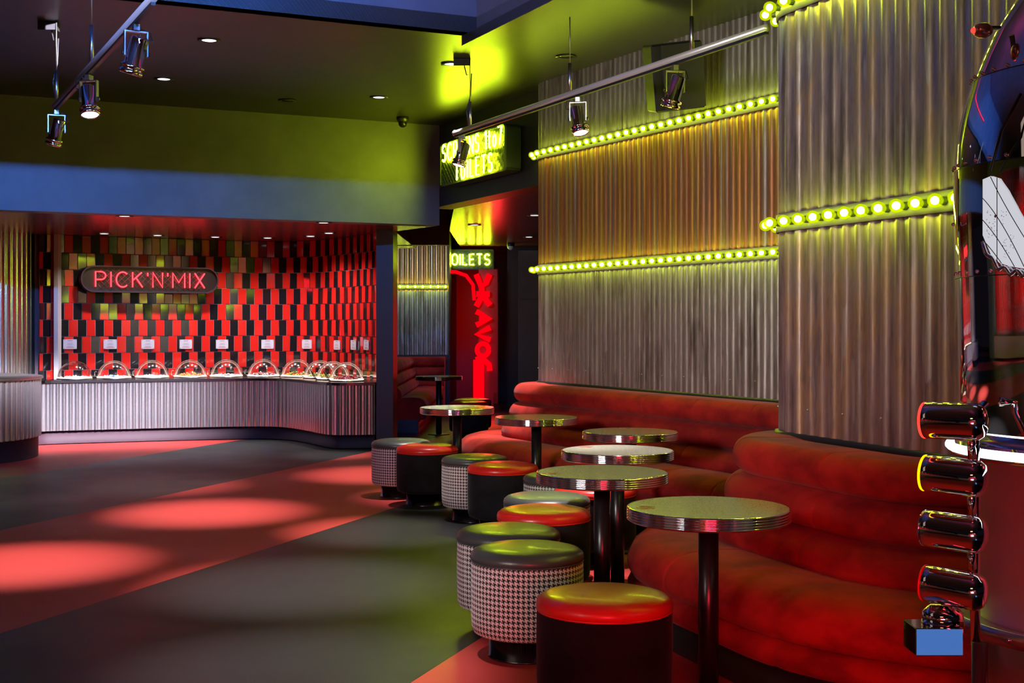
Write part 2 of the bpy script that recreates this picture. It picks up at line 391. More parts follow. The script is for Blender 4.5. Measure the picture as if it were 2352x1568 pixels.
mb = MB(); mb.box((1.2, 23.6, 1.8), (6, .15, 3.6)); mb.box((1.60, 19.0, 1.4), (2.4, .1, 2.7)); mb.box((.57, 21.3, 1.4), (1.3, .1, 2.7)); struct(mb, 'wall_corridor', M['black'])
mb = MB(); mb.box((.30, 18.93, 1.45), (.42, .03, 2.1)); mb.box((.30, 18.91, 1.80), (.40, .02, .008)); struct(mb, 'wall_panel', M['wall'])

# corrugated curved piers
def pier(C, nang, L, r=.25, back=1.2):
    C = Vector(C); n = Vector((math.cos(math.radians(nang)), math.sin(math.radians(nang)))); d = Vector((-n.y, n.x))
    pts = arc2(C, r, nang-90, nang); s0 = Vector(pts[0]); pts = [tuple(s0+(-n)*back)]+pts+[tuple(Vector(pts[-1])+d*L)]
    return Path(pts), C, n, d
P1, C1, n1, d1 = pier((.493, 11.51), 209.1, 4.0)
P2, C2, n2, d2 = pier((1.540, 6.17), 200.7, 2.35)
t_end1 = 1.2+PI*.125; 
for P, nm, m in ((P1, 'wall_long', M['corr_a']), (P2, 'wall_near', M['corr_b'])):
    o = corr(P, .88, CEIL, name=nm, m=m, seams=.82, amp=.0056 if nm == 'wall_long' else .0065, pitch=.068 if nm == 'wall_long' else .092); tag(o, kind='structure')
    mb = MB(); band(P, [(-.03, 0), (-.03, CEIL), (-.06, CEIL), (-.06, 0)], None, None, mb=mb)
    struct(mb, nm+'_backing', M['black'])
    o = band(P, [(-.02, .875), (.022, .875), (.022, .915), (-.02, .915)], 'trim_'+nm.split('_')[1], M['dark']); tag(o, kind='structure')
# screws along the lower edge of the sheets
def screws(P, nm, t0, t1, z):
    mb = MB(); t = t0
    while t < t1:
        p, n = P.at(t); q = p+n*.012; mb.sphere((q.x, q.y, z), .006, 6, 4); t += .272
    return mb.build(nm, M['satin'])
for P, nm, lab in ((P1, 'screw_row', 'row of small screw heads along the foot of the long corrugated wall'), (P2, 'screw_row', 'row of small screw heads along the foot of the near corrugated wall')):
    tag(screws(P, nm, 1.5, P.L-.3, 1.03), lab, 'screws', kind='stuff')

# bulb strips
def make_bulb_mesh():
    mb = MB(); R = Matrix.Rotation(PI/2, 3, 'Y')     # +Z of the lathe points along +X (out of the wall)
    mb.lathe([(.016, 0), (.017, .014), (.013, .024)], R=R, seg=12, mi=2)
    mb.lathe([(.013, .018), (.020, .026), (.0265, .038), (.0285, .050), (.0265, .062), (.019, .073), (.009, .078), (.0005, .0785)], R=R, seg=14, mi=0)
    mb.sphere((.051, 0, 0), .0165, 10, 8, mi=1)
    o = mb.build('bulb', [M['bulb'], M['bulb_core'], M['mesh_y']]); me = o.data; bpy.data.objects.remove(o); return me
BULB = make_bulb_mesh()
def bulb_strip(P, z, t0, t1, label, space=.117):
    p0, _ = P.at((t0+t1)/2); root = empty('bulb_strip', (p0.x, p0.y, z), label, 'light strip')
    def shift(o): o.location = (-p0.x, -p0.y, -z)
    r = band(P, [(.010, z-.042), (.018, z-.042), (.018, z+.042), (.010, z+.042)], 'rail', M['rail'], root, t0, t1); shift(r)
    n = int((t1-t0)/space)
    for i in range(n+1):
        t = t0+.02+(t1-t0-.04)*i/n; p, nn = P.at(t); q = p+nn*.018
        b = bpy.data.objects.new('bulb', BULB); COL.objects.link(b); b.parent = root
        b.location = (q.x-p0.x, q.y-p0.y, 0); b.rotation_euler = (0, 0, math.atan2(nn.y, nn.x))
    return root
bulb_strip(P1, 1.907, 1.12, P1.L-.25, 'string of yellow bulbs, lower row on the long corrugated wall')
bulb_strip(P1, 2.933, 1.12, P1.L-.25, 'string of yellow bulbs, upper row on the long corrugated wall beside the loudspeaker')
bulb_strip(P2, 1.907, 1.05, P2.L-.6, 'string of yellow bulbs, lower row on the near corrugated wall')
bulb_strip(P2, 2.933, 1.05, P2.L-.6, 'string of yellow bulbs, upper row on the near corrugated wall at the top edge')
# far booth: corrugated panel with its own strip
PC = Path([(-1.93, 20.38), (-1.01, 20.38)])
tag(corr(PC, .93, COR, name='wall_booth_sheet', m=M['corr_a'], pitch=.075), kind='structure')
mb = MB(); mb.box((-1.46, 20.36, .89), (.96, .06, .07)); struct(mb, 'trim_booth', M['dark'])
bulb_strip(PC, 2.008, .02, .9, 'short string of yellow bulbs on the far corrugated panel', .122)
lamp('AREA', 'booth_glow', (-1.3, 18.6, 2.4), 12, (.55, .8, 1), aim=(-1.45, 20.4, 1.6), shape='RECTANGLE', size=.5, size_y=.2)

# left: corrugated column and the low curved counter in front of it
PU = Path(arc2((-6.72, 15.6), 1.05, 200, 385, 60))
tag(corr(PU, .14, SOF, name='wall_left_column', m=M['corr_c'], pitch=.072), kind='structure')
root = empty('curved_counter', (-6.11, 13.6, 0), 'low rounded corrugated counter beside the fluted column', 'counter')
PL = Path(arc2((0, 0), 1.05, 180, 400, 60))
corr(PL, .22, .835, name='corrugated_front', m=M['corr_c'], pitch=.072, parent=root)
mb = MB(); mb.lathe([(0, .835), (1.075, .835), (1.08, .85), (1.07, .862), (0, .862)], seg=64); mb.build('countertop', M['satin'], root)
mb = MB(); mb.lathe([(1.03, 0), (1.03, .22), (1.06, .225), (1.0, .23)], seg=64); mb.build('plinth', M['case_r'], root)
mb = MB(); mb.box((-5.44, 15.38, SOF/2), (.05, .12, SOF)); struct(mb, 'trim_column', M['cam_white'])

# ------------------------------------------------------------------ tiled wall of the sweet counter
TP = [(at(90, 15.25)), at(118, 15.40), at(464, 16.29), at(557, 16.54), at(625, 16.64), at(664, 16.60), at(718, 16.44), at(753, 16.20), at(807, 15.72), at(861, 15.07), at(880, 14.8)]
def smooth_path(pts, it=2):
    pts = [Vector(p) for p in pts]
    for _ in range(it):
        q = [pts[0]]
        for i in range(len(pts)-1): q += [pts[i]*.75+pts[i+1]*.25, pts[i]*.25+pts[i+1]*.75]
        q.append(pts[-1]); pts = q
    return Path(pts)
PT = smooth_path(TP)
mb = MB(); tw, th = .1045, .2018; zt = SOF; row = 0
band(PT, [(.0, 0), (.0, SOF), (-.08, SOF), (-.08, 0)], None, None, mb=mb, mi=2, cap=False)
while zt > .6:
    z1 = zt-.002; z0 = zt-th+.002 if row else zt-.212+.002
    nt = int(PT.L/tw); off = tw*.5*(row % 2)
    for i in range(-1, nt+1):
        ta, tb = i*tw+off+.0015, (i+1)*tw+off-.0015
        if tb < .01 or ta > PT.L: continue
        pa, na = PT.at(ta); pb, nb = PT.at(tb); nn = (na+nb).normalized(); e = .007
        tx, tz = random.uniform(-.0016, .0016), random.uniform(-.0022, .0022)
        A = pa+nn*(e+tx); Bq = pb+nn*(e-tx); A0 = pa; B0 = pb; b = .003; dd = (Bq-A).normalized()*b
        vs = [(A0.x, A0.y, z0), (B0.x, B0.y, z0), (B0.x, B0.y, z1), (A0.x, A0.y, z1)]
        for (q, zz, s1) in ((A+dd, z0+b, 1), (Bq-dd, z0+b, 1), (Bq-dd, z1-b, -1), (A+dd, z1-b, -1)):
            q = q+nn*tz*s1; vs.append((q.x, q.y, zz))
        mi = 0 if (i+(1 if row % 2 == 0 else 1)) % 2 == 0 else 1
        mb.add(vs, [(4,5,6,7), (0,1,5,4), (1,2,6,5), (2,3,7,6), (3,0,4,7)], mi)
    zt = z0-.002; row += 1
struct(mb, 'wall_tiled', [M['tile_red'], M['tile_black'], M['grout']])
# alcove downlights along the soffit edge
for px, py in ((243, 537), (365, 541), (497, 545), (617, 547), (715, 543), (757, 536)):
    Y = (SOF-EYE)*F/(HZ-py)-.25; x = (px-1176)*Y/F
    lamp('SPOT', 'alcove_spot', (x, Y, SOF-.02), 85, (1, .86, .82), aim=(x-.05, Y+.35, 1.0), spot_size=math.radians(115), spot_blend=.9, shadow_soft_size=.04)
lamp('AREA', 'counter_front_glow', (*uv(2.2, 9.6), 3.45), 85, (.92, .84, 1), aim=(*uv(1.9, 15.4), .52), shape='RECTANGLE', size=2.6, size_y=.3, spread=math.radians(14))  # fill light added to brighten the counter front

# sweet counter
fr = [at(86, 14.95), at(120, 15.08), at(450, 15.62), at(593, 15.78), at(655, 15.65), at(700, 15.20), at(735, 14.74), at(762, 14.52), at(800, 14.52), at(861, 14.58)]
PF = smooth_path(fr)
root = empty('sweet_counter', (-3.6, 15.6, 0), 'long curved sweet counter with corrugated steel front under the tiled wall', 'counter')
def rel(o, r): o.location = (-r.location.x, -r.location.y, -r.location.z); return o
rel(corr(PF, .165, .725, name='corrugated_front', m=M['corr_c'], pitch=.072, parent=root), root)
rel(band(PF, [(-.06, .01), (-.06, .165), (-.1, .165), (-.1, .01)], 'plinth', M['case_r'], root), root)
mb = MB(); k = 60; rows = [[], [], [], []]
for i in range(k+1):
    p, n = PF.at(PF.L*i/k); q, n2_ = PT.at(PT.L*i/k); p = p+n*.03; q = q+n2_*.012
    rows[0].append((p.x, p.y, .728)); rows[1].append((p.x, p.y, .76)); rows[2].append((q.x, q.y, .76)); rows[3].append((q.x, q.y, .728))
mb.grid(rows, smooth=False); rel(mb.build('countertop', M['darkmetal'], root), root)

# domes full of sweets
def make_dome():
    r = empty('display_dome', (0, 0, 0), 'x', 'food dome', 'clear sweet domes on the counter')
    mb = MB(); mb.lathe([(.165, 0), (.205, 0), (.208, .010), (.200, .016), (.165, .018)], seg=40); mb.build('tray', M['steel_tray'], r)
    mb = MB(); mb.lathe([(.186, .018), (.197, .018), (.197, .026), (.186, .026)], seg=40); mb.build('light_ring', M['warm'], r)
    mb = MB(); R0 = .192
    mb.lathe([(R0*math.cos(a), .024+R0*1.02*math.sin(a)) for a in [PI/2*i/14 for i in range(15)]], seg=40); mb.build('dome_cover', M['glass'], r)
    mb = MB(); mb.tube([(R0*math.cos(a), -.0, .024+R0*1.02*math.sin(a)) for a in [PI*i/28 for i in range(29)]], .0035, 6)
    mb.build('cover_rib', M['glass'], r)
    mb = MB(); mb.tube([(-.205, 0, .02), (-.232, 0, .03), (-.235, 0, .075), (-.222, 0, .09), (-.21, 0, .08)], .004, 6); mb.build('handle', M['chrome'], r)
    return r
dpos = [(171.5, 15.36), (262, 15.52), (349.5, 15.70), (437, 15.86), (520, 15.98), (605.5, 16.06), (683, 16.0), (735, 15.64), (765, 15.24), (796, 14.84)]
contents = [('pale pressed sweets', (5,)), ('blue foil sweets', (6, 5)), ('white mice sweets', (5,)), ('honeycomb pieces', (7, 4)), ('white chocolate pieces', (5,)), ('cream and pink twists', (5, 3, 7)), ('mixed red and green jellies', (0, 1, 4, 2)), ('green jelly sweets', (1, 2)), ('mixed toffees', (7, 2)), ('red berry gums', (0, 3))]
ordn = ['leftmost dome', 'second dome from the fluted column', 'third dome from the fluted column', 'fourth dome, holding honeycomb coloured pieces,', 'fifth dome from the fluted column', 'sixth dome, heaped with cream twists,', 'dome at the bend of the counter, mixed jellies inside,', 'eighth dome, just past the bend,', 'ninth dome, second from the black pillar,', 'dome nearest the black pillar, red gums inside,']
d0 = make_dome()
for i, (px, Y) in enumerate(dpos):
    x, y = at(px, Y); loc = (x, y, .761)
    lab = 'clear sweet cover, '+ordn[i].rstrip(',') if i else 'clear domed sweet cover on the counter, the one closest to the fluted column'
    o = d0 if i == 0 else clone(d0, loc, lab, rz=.6*(i > 6))
    o.location = loc; o['label'] = lab
    mb = MB(); random.seed(40+i); cs = contents[i][1]
    for j in range(90 if i in (3, 5, 6, 7, 8, 9) else 40):
        rr = .15*math.sqrt(random.random()); a = random.random()*2*PI; hh = (.055 if i in (3, 5, 6, 7, 9) else .02)*(1-rr/.17)
        mb.sphere((rr*math.cos(a), rr*math.sin(a), .022+random.random()*hh), random.uniform(.008, .014), 6, 4, mi=random.randrange(len(cs)))
    c_ = mb.build('sweets', [CANDY[q] for q in cs]); c_.location = loc
    tag(c_, 'heap of '+contents[i][0]+' under '+('the dome closest to the fluted column' if i == 0 else 'the '+ordn[i].rstrip(',').replace(', holding honeycomb coloured pieces', '').replace(', heaped with cream twists', '').replace(', mixed jellies inside', '').replace(', red gums inside', '')), 'sweets', 'sweets inside the domes', 'stuff')
# tongs leaning by two domes
for px, Y, lab in ((727, 15.4, 'black tongs leaning by the eighth sweet dome'), (757, 15.0, 'black tongs leaning by the ninth sweet dome')):
    x, y = at(px, Y); mb = MB(); mb.tube([(-.03, 0, .13), (0, 0, .06), (.035, 0, .005)], .005, 6); mb.tube([(-.03, 0, .13), (.012, 0, .065), (.05, 0, .005)], .005, 6)
    o = mb.build('serving_tongs', M['dark']); o.location = (x, y-.30, .762); tag(o, lab, 'tongs', 'tongs on the sweet counter')
# price cards
def path_at_px(P, px):
    best = min(range(len(P.p)), key=lambda i: abs(1176+F*P.p[i].x/P.p[i].y-px)); return P.p[best], P.nrm[best]
cpx = [162, 251, 340, 425, 509, 613, 707, 776, 815, 845]
def make_card():
    r = empty('price_card', (0, 0, 0), 'x', 'card', 'white cards on the tiled wall')
    mb = MB(); mb.box((0, -.004, 0), (.158, .004, .116)); mb.build('card_sheet', M['card'], r)
    mb = MB(); random.seed(3)
    for z, wd, mi, h in ((.042, .06, 0, .007), (.012, .07, 0, .003), (.002, .05, 0, .003), (-.008, .085, 0, .003), (-.028, .07, 0, .004), (-.037, .1, 1, .003), (-.044, .09, 1, .003)):
        mb.box((0, -.0065, z), (wd, .0008, h), mi=mi)
    mb.build('print', [M['ink'], M['ink_red']], r)
    mb = MB()
    for sx in (-1, 1):
        for sz in (-1, 1): mb.cyl((sx*.07, -.006, sz*.05), (sx*.07, -.011, sz*.05), .004, 8)
    mb.build('stud', M['chrome'], r); return r
k0 = make_card()
wh = ['above the dome closest to the fluted column', 'above the second dome', 'above the third dome', 'above the honeycomb dome', 'above the fifth dome', 'above the dome of cream twists', 'just before the wall bends', 'first one past the bend of the wall', 'second one past the bend of the wall', 'closest to the black pillar']
for i, px in enumerate(cpx):
    p, n = path_at_px(PT, px); Y = p.y; z = EYE-(792-HZ)*Y/F+(.01 if i < 7 else 0)
    q = p+n*.014; loc = (q.x, q.y, z); rz = math.atan2(n.y, n.x)+PI/2; lab = 'small white printed card on the tiles, '+wh[i]
    o = k0 if i == 0 else clone(k0, loc, lab)
    o.location = loc; o.rotation_euler = (0, 0, rz); o['label'] = lab

# ------------------------------------------------------------------ neon lettering
def A(cx, cy, rx, ry, a0, a1, n=12): return [(cx+rx*math.cos(math.radians(a0+(a1-a0)*i/n)), cy+ry*math.sin(math.radians(a0+(a1-a0)*i/n))) for i in range(n+1)]
GL = {
 'P': (.56, [[(0, 0), (0, 1)]+A(.30, .74, .26, .26, 90, -90)+[(0, .48)]]),
 'I': (.0, [[(0, 0), (0, 1)]]),
 'C': (.62, [A(.36, .5, .36, .5, 48, 312, 20)]),
 'K': (.56, [[(0, 0), (0, 1)], [(.52, 1), (.04, .48)], [(.2, .62), (.56, 0)]]),
 "'": (.0, [[(0, .98), (0, .76)]]),
 'N': (.56, [[(0, 0), (0, 1), (.56, 0), (.56, 1)]]),
 'M': (.70, [[(0, 0), (.0, 1), (.35, .35), (.70, 1), (.70, 0)]]),
 'X': (.58, [[(0, 0), (.58, 1)], [(0, 1), (.58, 0)]]),
 'S': (.50, [A(.25, .74, .24, .26, 30, 230, 12)+A(.25, .26, .25, .26, 60, -150, 12)]),
 'R': (.52, [[(0, 0), (0, 1)]+A(.28, .74, .24, .26, 90, -90)+[(0, .48)], [(.26, .48), (.52, 0)]]),
 'E': (.46, [[(.46, 1), (0, 1), (0, 0), (.46, 0)], [(0, .52), (.40, .52)]]),
 'T': (.52, [[(0, 1), (.52, 1)], [(.26, 1), (.26, 0)]]),
 'O': (.52, [A(.26, .70, .26, .30, 0, 180, 12)+A(.26, .30, .26, .30, 180, 360, 12)+[(.52, .70)]]),
 'L': (.42, [[(0, 1), (0, 0), (.42, 0)]]),
 '1': (.2, [[(0, .80), (.2, 1), (.2, 0)]]),
 't': (.30, [[(.12, .95), (.12, .12), (.17, .03), (.28, .03)], [(0, .66), (.30, .66)]]),
 'o': (.42, [A(.21, .34, .21, .33, 0, 360, 18)]),
 '7': (.46, [[(0, 1), (.46, 1), (.14, 0)]]),
 ' ': (.20, []),
}
def neon_text(root, text, x0, x1, z0, h, m, r, yoff=-.03, gap=.26, lean=0):
    ws = [GL[c][0] for c in text]; total = sum(ws)+gap*(len(text)-1); sx = (x1-x0)/total; x = x0
    for c_, wd in zip(text, ws):
        if GL[c_][1]:
            mb = MB()
            for st in GL[c_][1]: mb.tube([(x+px*sx+lean*pz*h, yoff, z0+pz*h) for px, pz in st], r, 8)
            mb.build('neon_letter', m, root)
        x += (wd+gap)*sx
def mesh_grid(root, w_, h_, m, y=-.012, step=.07, r=.002):
    mb = MB(); n = int((w_+h_)/step)
    for i in range(n+1):
        s0 = i*step
        for sg in (1, -1):
            a = (max(0, s0-h_), min(s0, h_)); b = (min(s0, w_), max(0, s0-w_))
            pa = (sg*(a[0]-w_/2), y, a[1]-h_/2); pb = (sg*(b[0]-w_/2), y, b[1]-h_/2)
            if (Vector(pa)-Vector(pb)).length > .02: mb.cyl(pa, pb, r, 4)
    return mb.build('wire_mesh', m, root)
def rounded_rect(w_, h_, r, n=8):
    pts = []
    for cx, cz, a0 in ((w_/2-r, h_/2-r, 0), (-w_/2+r, h_/2-r, 90), (-w_/2+r, -h_/2+r, 180), (w_/2-r, -h_/2+r, 270)):
        for i in range(n+1): a = math.radians(a0+90*i/n); pts.append((cx+r*math.cos(a), cz+r*math.sin(a)))
    return pts
def plate(mb, pts, y0, y1, mi=0):
    n = len(pts); vs = [(x, y0, z) for x, z in pts]+[(x, y1, z) for x, z in pts]
    mb.add(vs, [tuple(range(n))[::-1], tuple(range(n, 2*n))]+[(i, (i+1) % n, (i+1) % n+n, i+n) for i in range(n)], mi)
def sign_box(root, w_, h_, r, depth, m, rimm, front=-.05):
    mb = MB(); plate(mb, rounded_rect(w_, h_, r), 0, depth); mb.build('backing', m, root)
    mb = MB(); o_, i_ = rounded_rect(w_, h_, r), rounded_rect(w_-.03, h_-.03, max(.01, r-.015)); n = len(o_)
    vs = [(x, y, z) for y in (front, 0) for x, z in o_]+[(x, y, z) for y in (front, 0) for x, z in i_]
    fs = []
    for i in range(n):
        j = (i+1) % n; fs += [(i, j, n+j, n+i), (2*n+j, 2*n+i, 3*n+i, 3*n+j), (j, i, 2*n+i, 2*n+j)]
    mb.add(vs, fs); mb.build('rim', rimm, root)
# PICK'N'MIX
p, n = path_at_px(PT, 340); q = p+n*.16
root = empty('neon_sign', (q.x, q.y-.0, EYE+(HZ-642.5)*q.y/F), "red neon sign reading PICK'N'MIX on the tiled wall", 'neon sign', rz=math.atan2(n.y, n.x)+PI/2)
sc = q.y/F/abs(math.cos(math.atan2(n.y, n.x)+PI/2))
sign_box(root, 277*sc*.985, 60*q.y/F, 30*q.y/F-.002, .12, M['sign_in'], M['case_r']); mesh_grid(root, 205*sc, 50*q.y/F, M['mesh_r'])
neon_text(root, "PICK'N'MIX", -108*sc, 108*sc, -17.5*q.y/F, 34*q.y/F, M['neon_r'], .0075, gap=.30)
# SCREENS 1 to 7 / TOILETS on the sign wall
rz = math.atan2(-Av.y, -Av.x)
cxy = uv(FU-.17, FV-1.28)
root = empty('neon_sign', (*cxy, 3.068), 'yellow neon sign reading SCREENS 1 to 7 TOILETS, behind a hanging spotlight', 'neon sign', rz=rz)
sign_box(root, 1.60, .44, .04, .15, M['sign_y'], M['mesh_y'], -.02); mesh_grid(root, 1.56, .41, M['mesh_y'])
neon_text(root, 'SCREENS 1to7', -.70, .76, .028, .172, M['neon_y'], .0085, gap=.34)
neon_text(root, 'TOILETS', -.36, .54, -.196, .172, M['neon_y'], .0085, gap=.42)
# TOILETS further down the corridor
root = empty('neon_sign', (-.735, 21.0, 2.47), 'yellow neon sign reading TOILETS at the end of the corridor', 'neon sign')
sign_box(root, .88, .335, .03, .10, M['sign_y'], M['mesh_y']); mesh_grid(root, .84, .31, M['mesh_y'])
neon_text(root, 'TOILETS', -.37, .37, -.085, .17, M['neon_y'], .011, gap=.27)

# red sculpted letters stacked beside the corridor doorway
root = empty('letter_column', (-.46, 20.75, 0), 'tall red glowing column of stacked bubble letters beside the corridor doorway', 'sign')
mb = MB(); mb.box((.07, .09, 1.30), (.30, .05, 2.00)); mb.box((.05, .09, .15), (.22, .05, .3)); mb.build('backing_panel', M['red_panel'], root)
def thick(pts, r=.047, nm='bubble_letter'):
    mb = MB(); mb.tube([(x, 0, z) for x, z in pts[0]], r, 10)
    for st in pts[1:]: mb.tube([(x, 0, z) for x, z in st], r, 10)
    return mb.build(nm, M['glow_red'], root)
thick([[(-.12, 2.22), (-.03, 2.0), (.04, 2.08), (.10, 2.22)], [(-.03, 2.0), (-.03, 1.92)]])
thick([[(-.12, 1.90), (.10, 1.90)], [(-.03, 1.86), (-.12, 1.70)], [(0, 1.86), (.11, 1.72)]])
thick([[(-.12, 1.62), (.10, 1.50), (-.12, 1.40)], [(-.02, 1.56), (-.02, 1.45)]])
thick([[(.11, 1.36), (-.11, 1.25), (.11, 1.16)]])
thick([[(-.01+.095*math.cos(a), 1.0+.10*math.sin(a)) for a in [2*PI*i/20 for i in range(21)]]], .04)
thick([[(-.12, .84), (-.04, .88), (.09, .76), (.10, .66)], [(-.12, .84), (-.12, .2)], [(-.04, .84), (-.04, .2)]])
mb = MB(); mb.tube([(-.70, 0, 2.26), (-.45, 0, 2.26), (-.28, 0, 2.20), (-.17, 0, 2.05), (-.15, 0, 1.80)], .03, 10); mb.build('arch_tube', M['glow_red'], root)
lamp('AREA', 'doorway_red', (-.75, 21.6, 1.5), 3, (1, .03, .02), aim=(-.75, 23, 1.2), shape='RECTANGLE', size=.3, size_y=1.4)
lamp('AREA', 'letter_spill', (-.3, 20.5, 1.2), 9, (1, .03, .03), aim=(0, 17.5, 0), shape='RECTANGLE', size=.2, size_y=1.4)
mb = MB(); mb.box((-.75, 22.9, 1.2), (1.0, .06, 2.4)); mb.box((-.95, 22.85, 1.65), (.5, .02, .008)); struct(mb, 'wall_doorway', M['red_panel'])

# ------------------------------------------------------------------ banquettes
def roll(o0, z0, o1, z1, bulge, n=10, back=None):
    pts = []
    for i in range(n+1):
        f = i/n; o = o0+(o1-o0)*f; z = z0+(z1-z0)*f; b = bulge*math.sin(PI*f)**.6
        dx, dz = o1-o0, z1-z0; L = math.hypot(dx, dz); pts.append((o+(-dz/L)*b, z+(dx/L)*b))
    return pts
def banquette(paths, label, loc, seamgap=.62, k=1.0):
    root = empty('banquette', loc, label, 'banquette')
    for P, t0, t1 in paths:
        seams = [t0+.35+seamgap*i for i in range(int((t1-t0)/seamgap))]
        def b(prof, nm, seams_=seams, m=M['velvet']):
            prof = [(o*k, z) for o, z in prof]
            rel(band(P, prof, nm, m, root, t0, t1, seams=seams_), root)
        b([(.0, .70), (-.0, .885), (.12, .905)]+[(.30+.075*math.sin(a), .825+.08*math.cos(a)) for a in [PI*i/12*.95 for i in range(13)]]+[(.28, .745)], 'back_roll')
        b([(.10, .58), (.10, .745), (.33, .745)]+roll(.34, .738, .40, .605, .040)+[(.36, .592)], 'back_roll')
        b([(.10, .40), (.10, .592), (.38, .592)]+roll(.40, .586, .475, .455, .035)+[(.44, .44)], 'back_roll')
        s2 = [x+.2 for x in seams]
        b([(.10, .28), (.10, .43), (.44, .452), (.62, .462), (.74, .455), (.80, .438), (.835, .410), (.862, .36), (.865, .32), (.848, .285), (.82, .275)], 'seat', s2)
        b([(.10, .17), (.10, .275), (.80, .275), (.838, .262), (.862, .235), (.862, .205), (.84, .175), (.8, .17)], 'base_roll', s2)
        b([(.10, .0), (.10, .17), (.74, .17), (.74, .0)], 'plinth', [], M['dark'])
    return root
def bench_path(C, nang, L, shift, end=0):
    C = Vector(C); n = Vector((math.cos(math.radians(nang)), math.sin(math.radians(nang)))); d = Vector((-n.y, n.x))
    C_ = C+d*shift; pts = arc2(C_, .25, nang-105, nang, 24); e = Vector(pts[-1])+d*L
    pts.append(tuple(e))
    if end: pts += arc2(e-n*.25, .25, nang, nang+end, 20)[1:]
    return Path(pts)
BP1 = bench_path(C1, 209.1, 3.55, .3)
banquette([(BP1, 0, BP1.L)], 'long rust red velvet banquette under the far corrugated wall', (1, 9.5, 0))
BP2 = bench_path(C2, 200.7, .66, .3, 80)
banquette([(BP2, 0, BP2.L)], 'near rust red velvet banquette beside the chrome pod', (1.5, 5.5, 0))
BA = Path(arc2((-2.12, 16.85), .25, 290, 360, 10)[::1]+[(-1.87, 20.0)]) 
BA = Path([(-1.85, 16.75), (-1.85, 20.1)])
BA2 = Path([(-1.84, 20.30), (-1.05, 20.30)])
def flip(P): P.nrm = [-n for n in P.nrm]; return P
banquette([(BA, 0, BA.L), (BA2, 0, BA2.L)], 'dark red banquette in the booth beyond the black pillar', (-1.6, 18.5, 0), k=.85)

# ------------------------------------------------------------------ tables and stools
def make_table():
    r = empty('round_table', (0, 0, 0), 'x', 'table', 'round cafe tables')
    mb = MB(); mb.lathe([(0, .75), (.294, .75), (.295, .7485)], seg=64, smooth=False); mb.build('tabletop', M['laminate'], r)
    mb = MB(); pr = [(.2945, .7505), (.299, .7505)]
    for i in range(5):
        z = .7495-.0095*i; pr += [(.3005, z-.001), (.3025, z-.003), (.3025, z-.0055), (.3005, z-.0075), (.298, z-.008), (.298, z-.0095)]
    pr += [(.296, .700), (.0, .700)]
    mb.lathe(pr, seg=96); mb.build('ribbed_rim', M['chrome'], r)
    mb = MB(); mb.cyl((0, 0, .012), (0, 0, .70), .0375, 28); mb.lathe([(.0, .7), (.12, .7), (.12, .694), (.0, .694)], seg=24); mb.build('pole', M['pole'], r)
    mb = MB(); mb.lathe([(0, .0), (.14, 0), (.14, .008), (.12, .013), (.04, .016)], seg=40); mb.build('foot_plate', M['dark'], r)
    mb = MB(); mb.lathe([(.026, .7508), (.036, .7508), (.036, .7512), (.026, .7512)], c=(-.235, -.02, 0), seg=24); mb.lathe([(0, .7508), (.014, .7508), (.014, .7511), (0, .7511)], c=(-.235, -.02, 0), seg=16)
    mb.build('printed_roundel', M['sticker'], r); return r
T = [(.728, 4.76, 'round speckled table nearest the camera, beside the near banquette'), (.412, 5.88, 'round speckled table behind the nearest one, green lit top'),
     (.566, 6.89, 'round speckled table third from the camera, glittering grey lit top'), (.744, 8.08, 'round speckled table close against the long banquette, behind the grey lit one'),
     (.177, 9.32, 'round table with a darker reddish top in front of the far banquette end'), (-.444, 10.4, 'round table with a pale white lit top near the striped floor'),
     (-.94, 16.5, 'small distant round table in the booth beyond the black pillar')]
t0 = make_table()
for i, (x, y, lab) in enumerate(T):
    o = t0 if i == 0 else clone(t0, (x, y, 0), lab, rz=[0, .2, -.9, -1.6, 2.2, 2.4, 1][i]); o.location = (x, y, 0); o['label'] = lab
def make_stool(kind):
    r = empty('pouf_stool', (0, 0, 0), 'x', 'stool', 'round pouf stools')
    mb = MB(); prof = [(.0, .100), (.215, .100), (.232, .108), (.240, .128), (.2425, .17), (.244, .30), (.2425, .395), (.240, .412)]
    mb.lathe(prof, seg=64, uvr=.243); mb.build('upholstered_body', M['hound'] if kind == 'h' else M['body_black'], r)
    mb = MB(); mb.lathe([(.237, .410), (.244, .416), (.2455, .428), (.241, .443), (.225, .456), (.19, .465), (.11, .471), (0, .473)], seg=56); mb.build('cushion', M['cushion_grey'] if kind == 'h' else M['cushion_red'], r)
    mb = MB(); mb.tube([(.242*math.cos(a), .242*math.sin(a), .411) for a in [2*PI*i/56 for i in range(56)]], .0035, 6, closed=True); mb.build('piping', M['cushion_grey'] if kind == 'h' else M['cushion_red'], r)
    mb = MB(); mb.lathe([(0, 0), (.172, 0), (.172, .006), (.165, .010), (.165, .102), (0, .102)], seg=48); mb.build('metal_base', M['darkmetal'], r)
    return r
h0, r0 = make_stool('h'), make_stool('r')
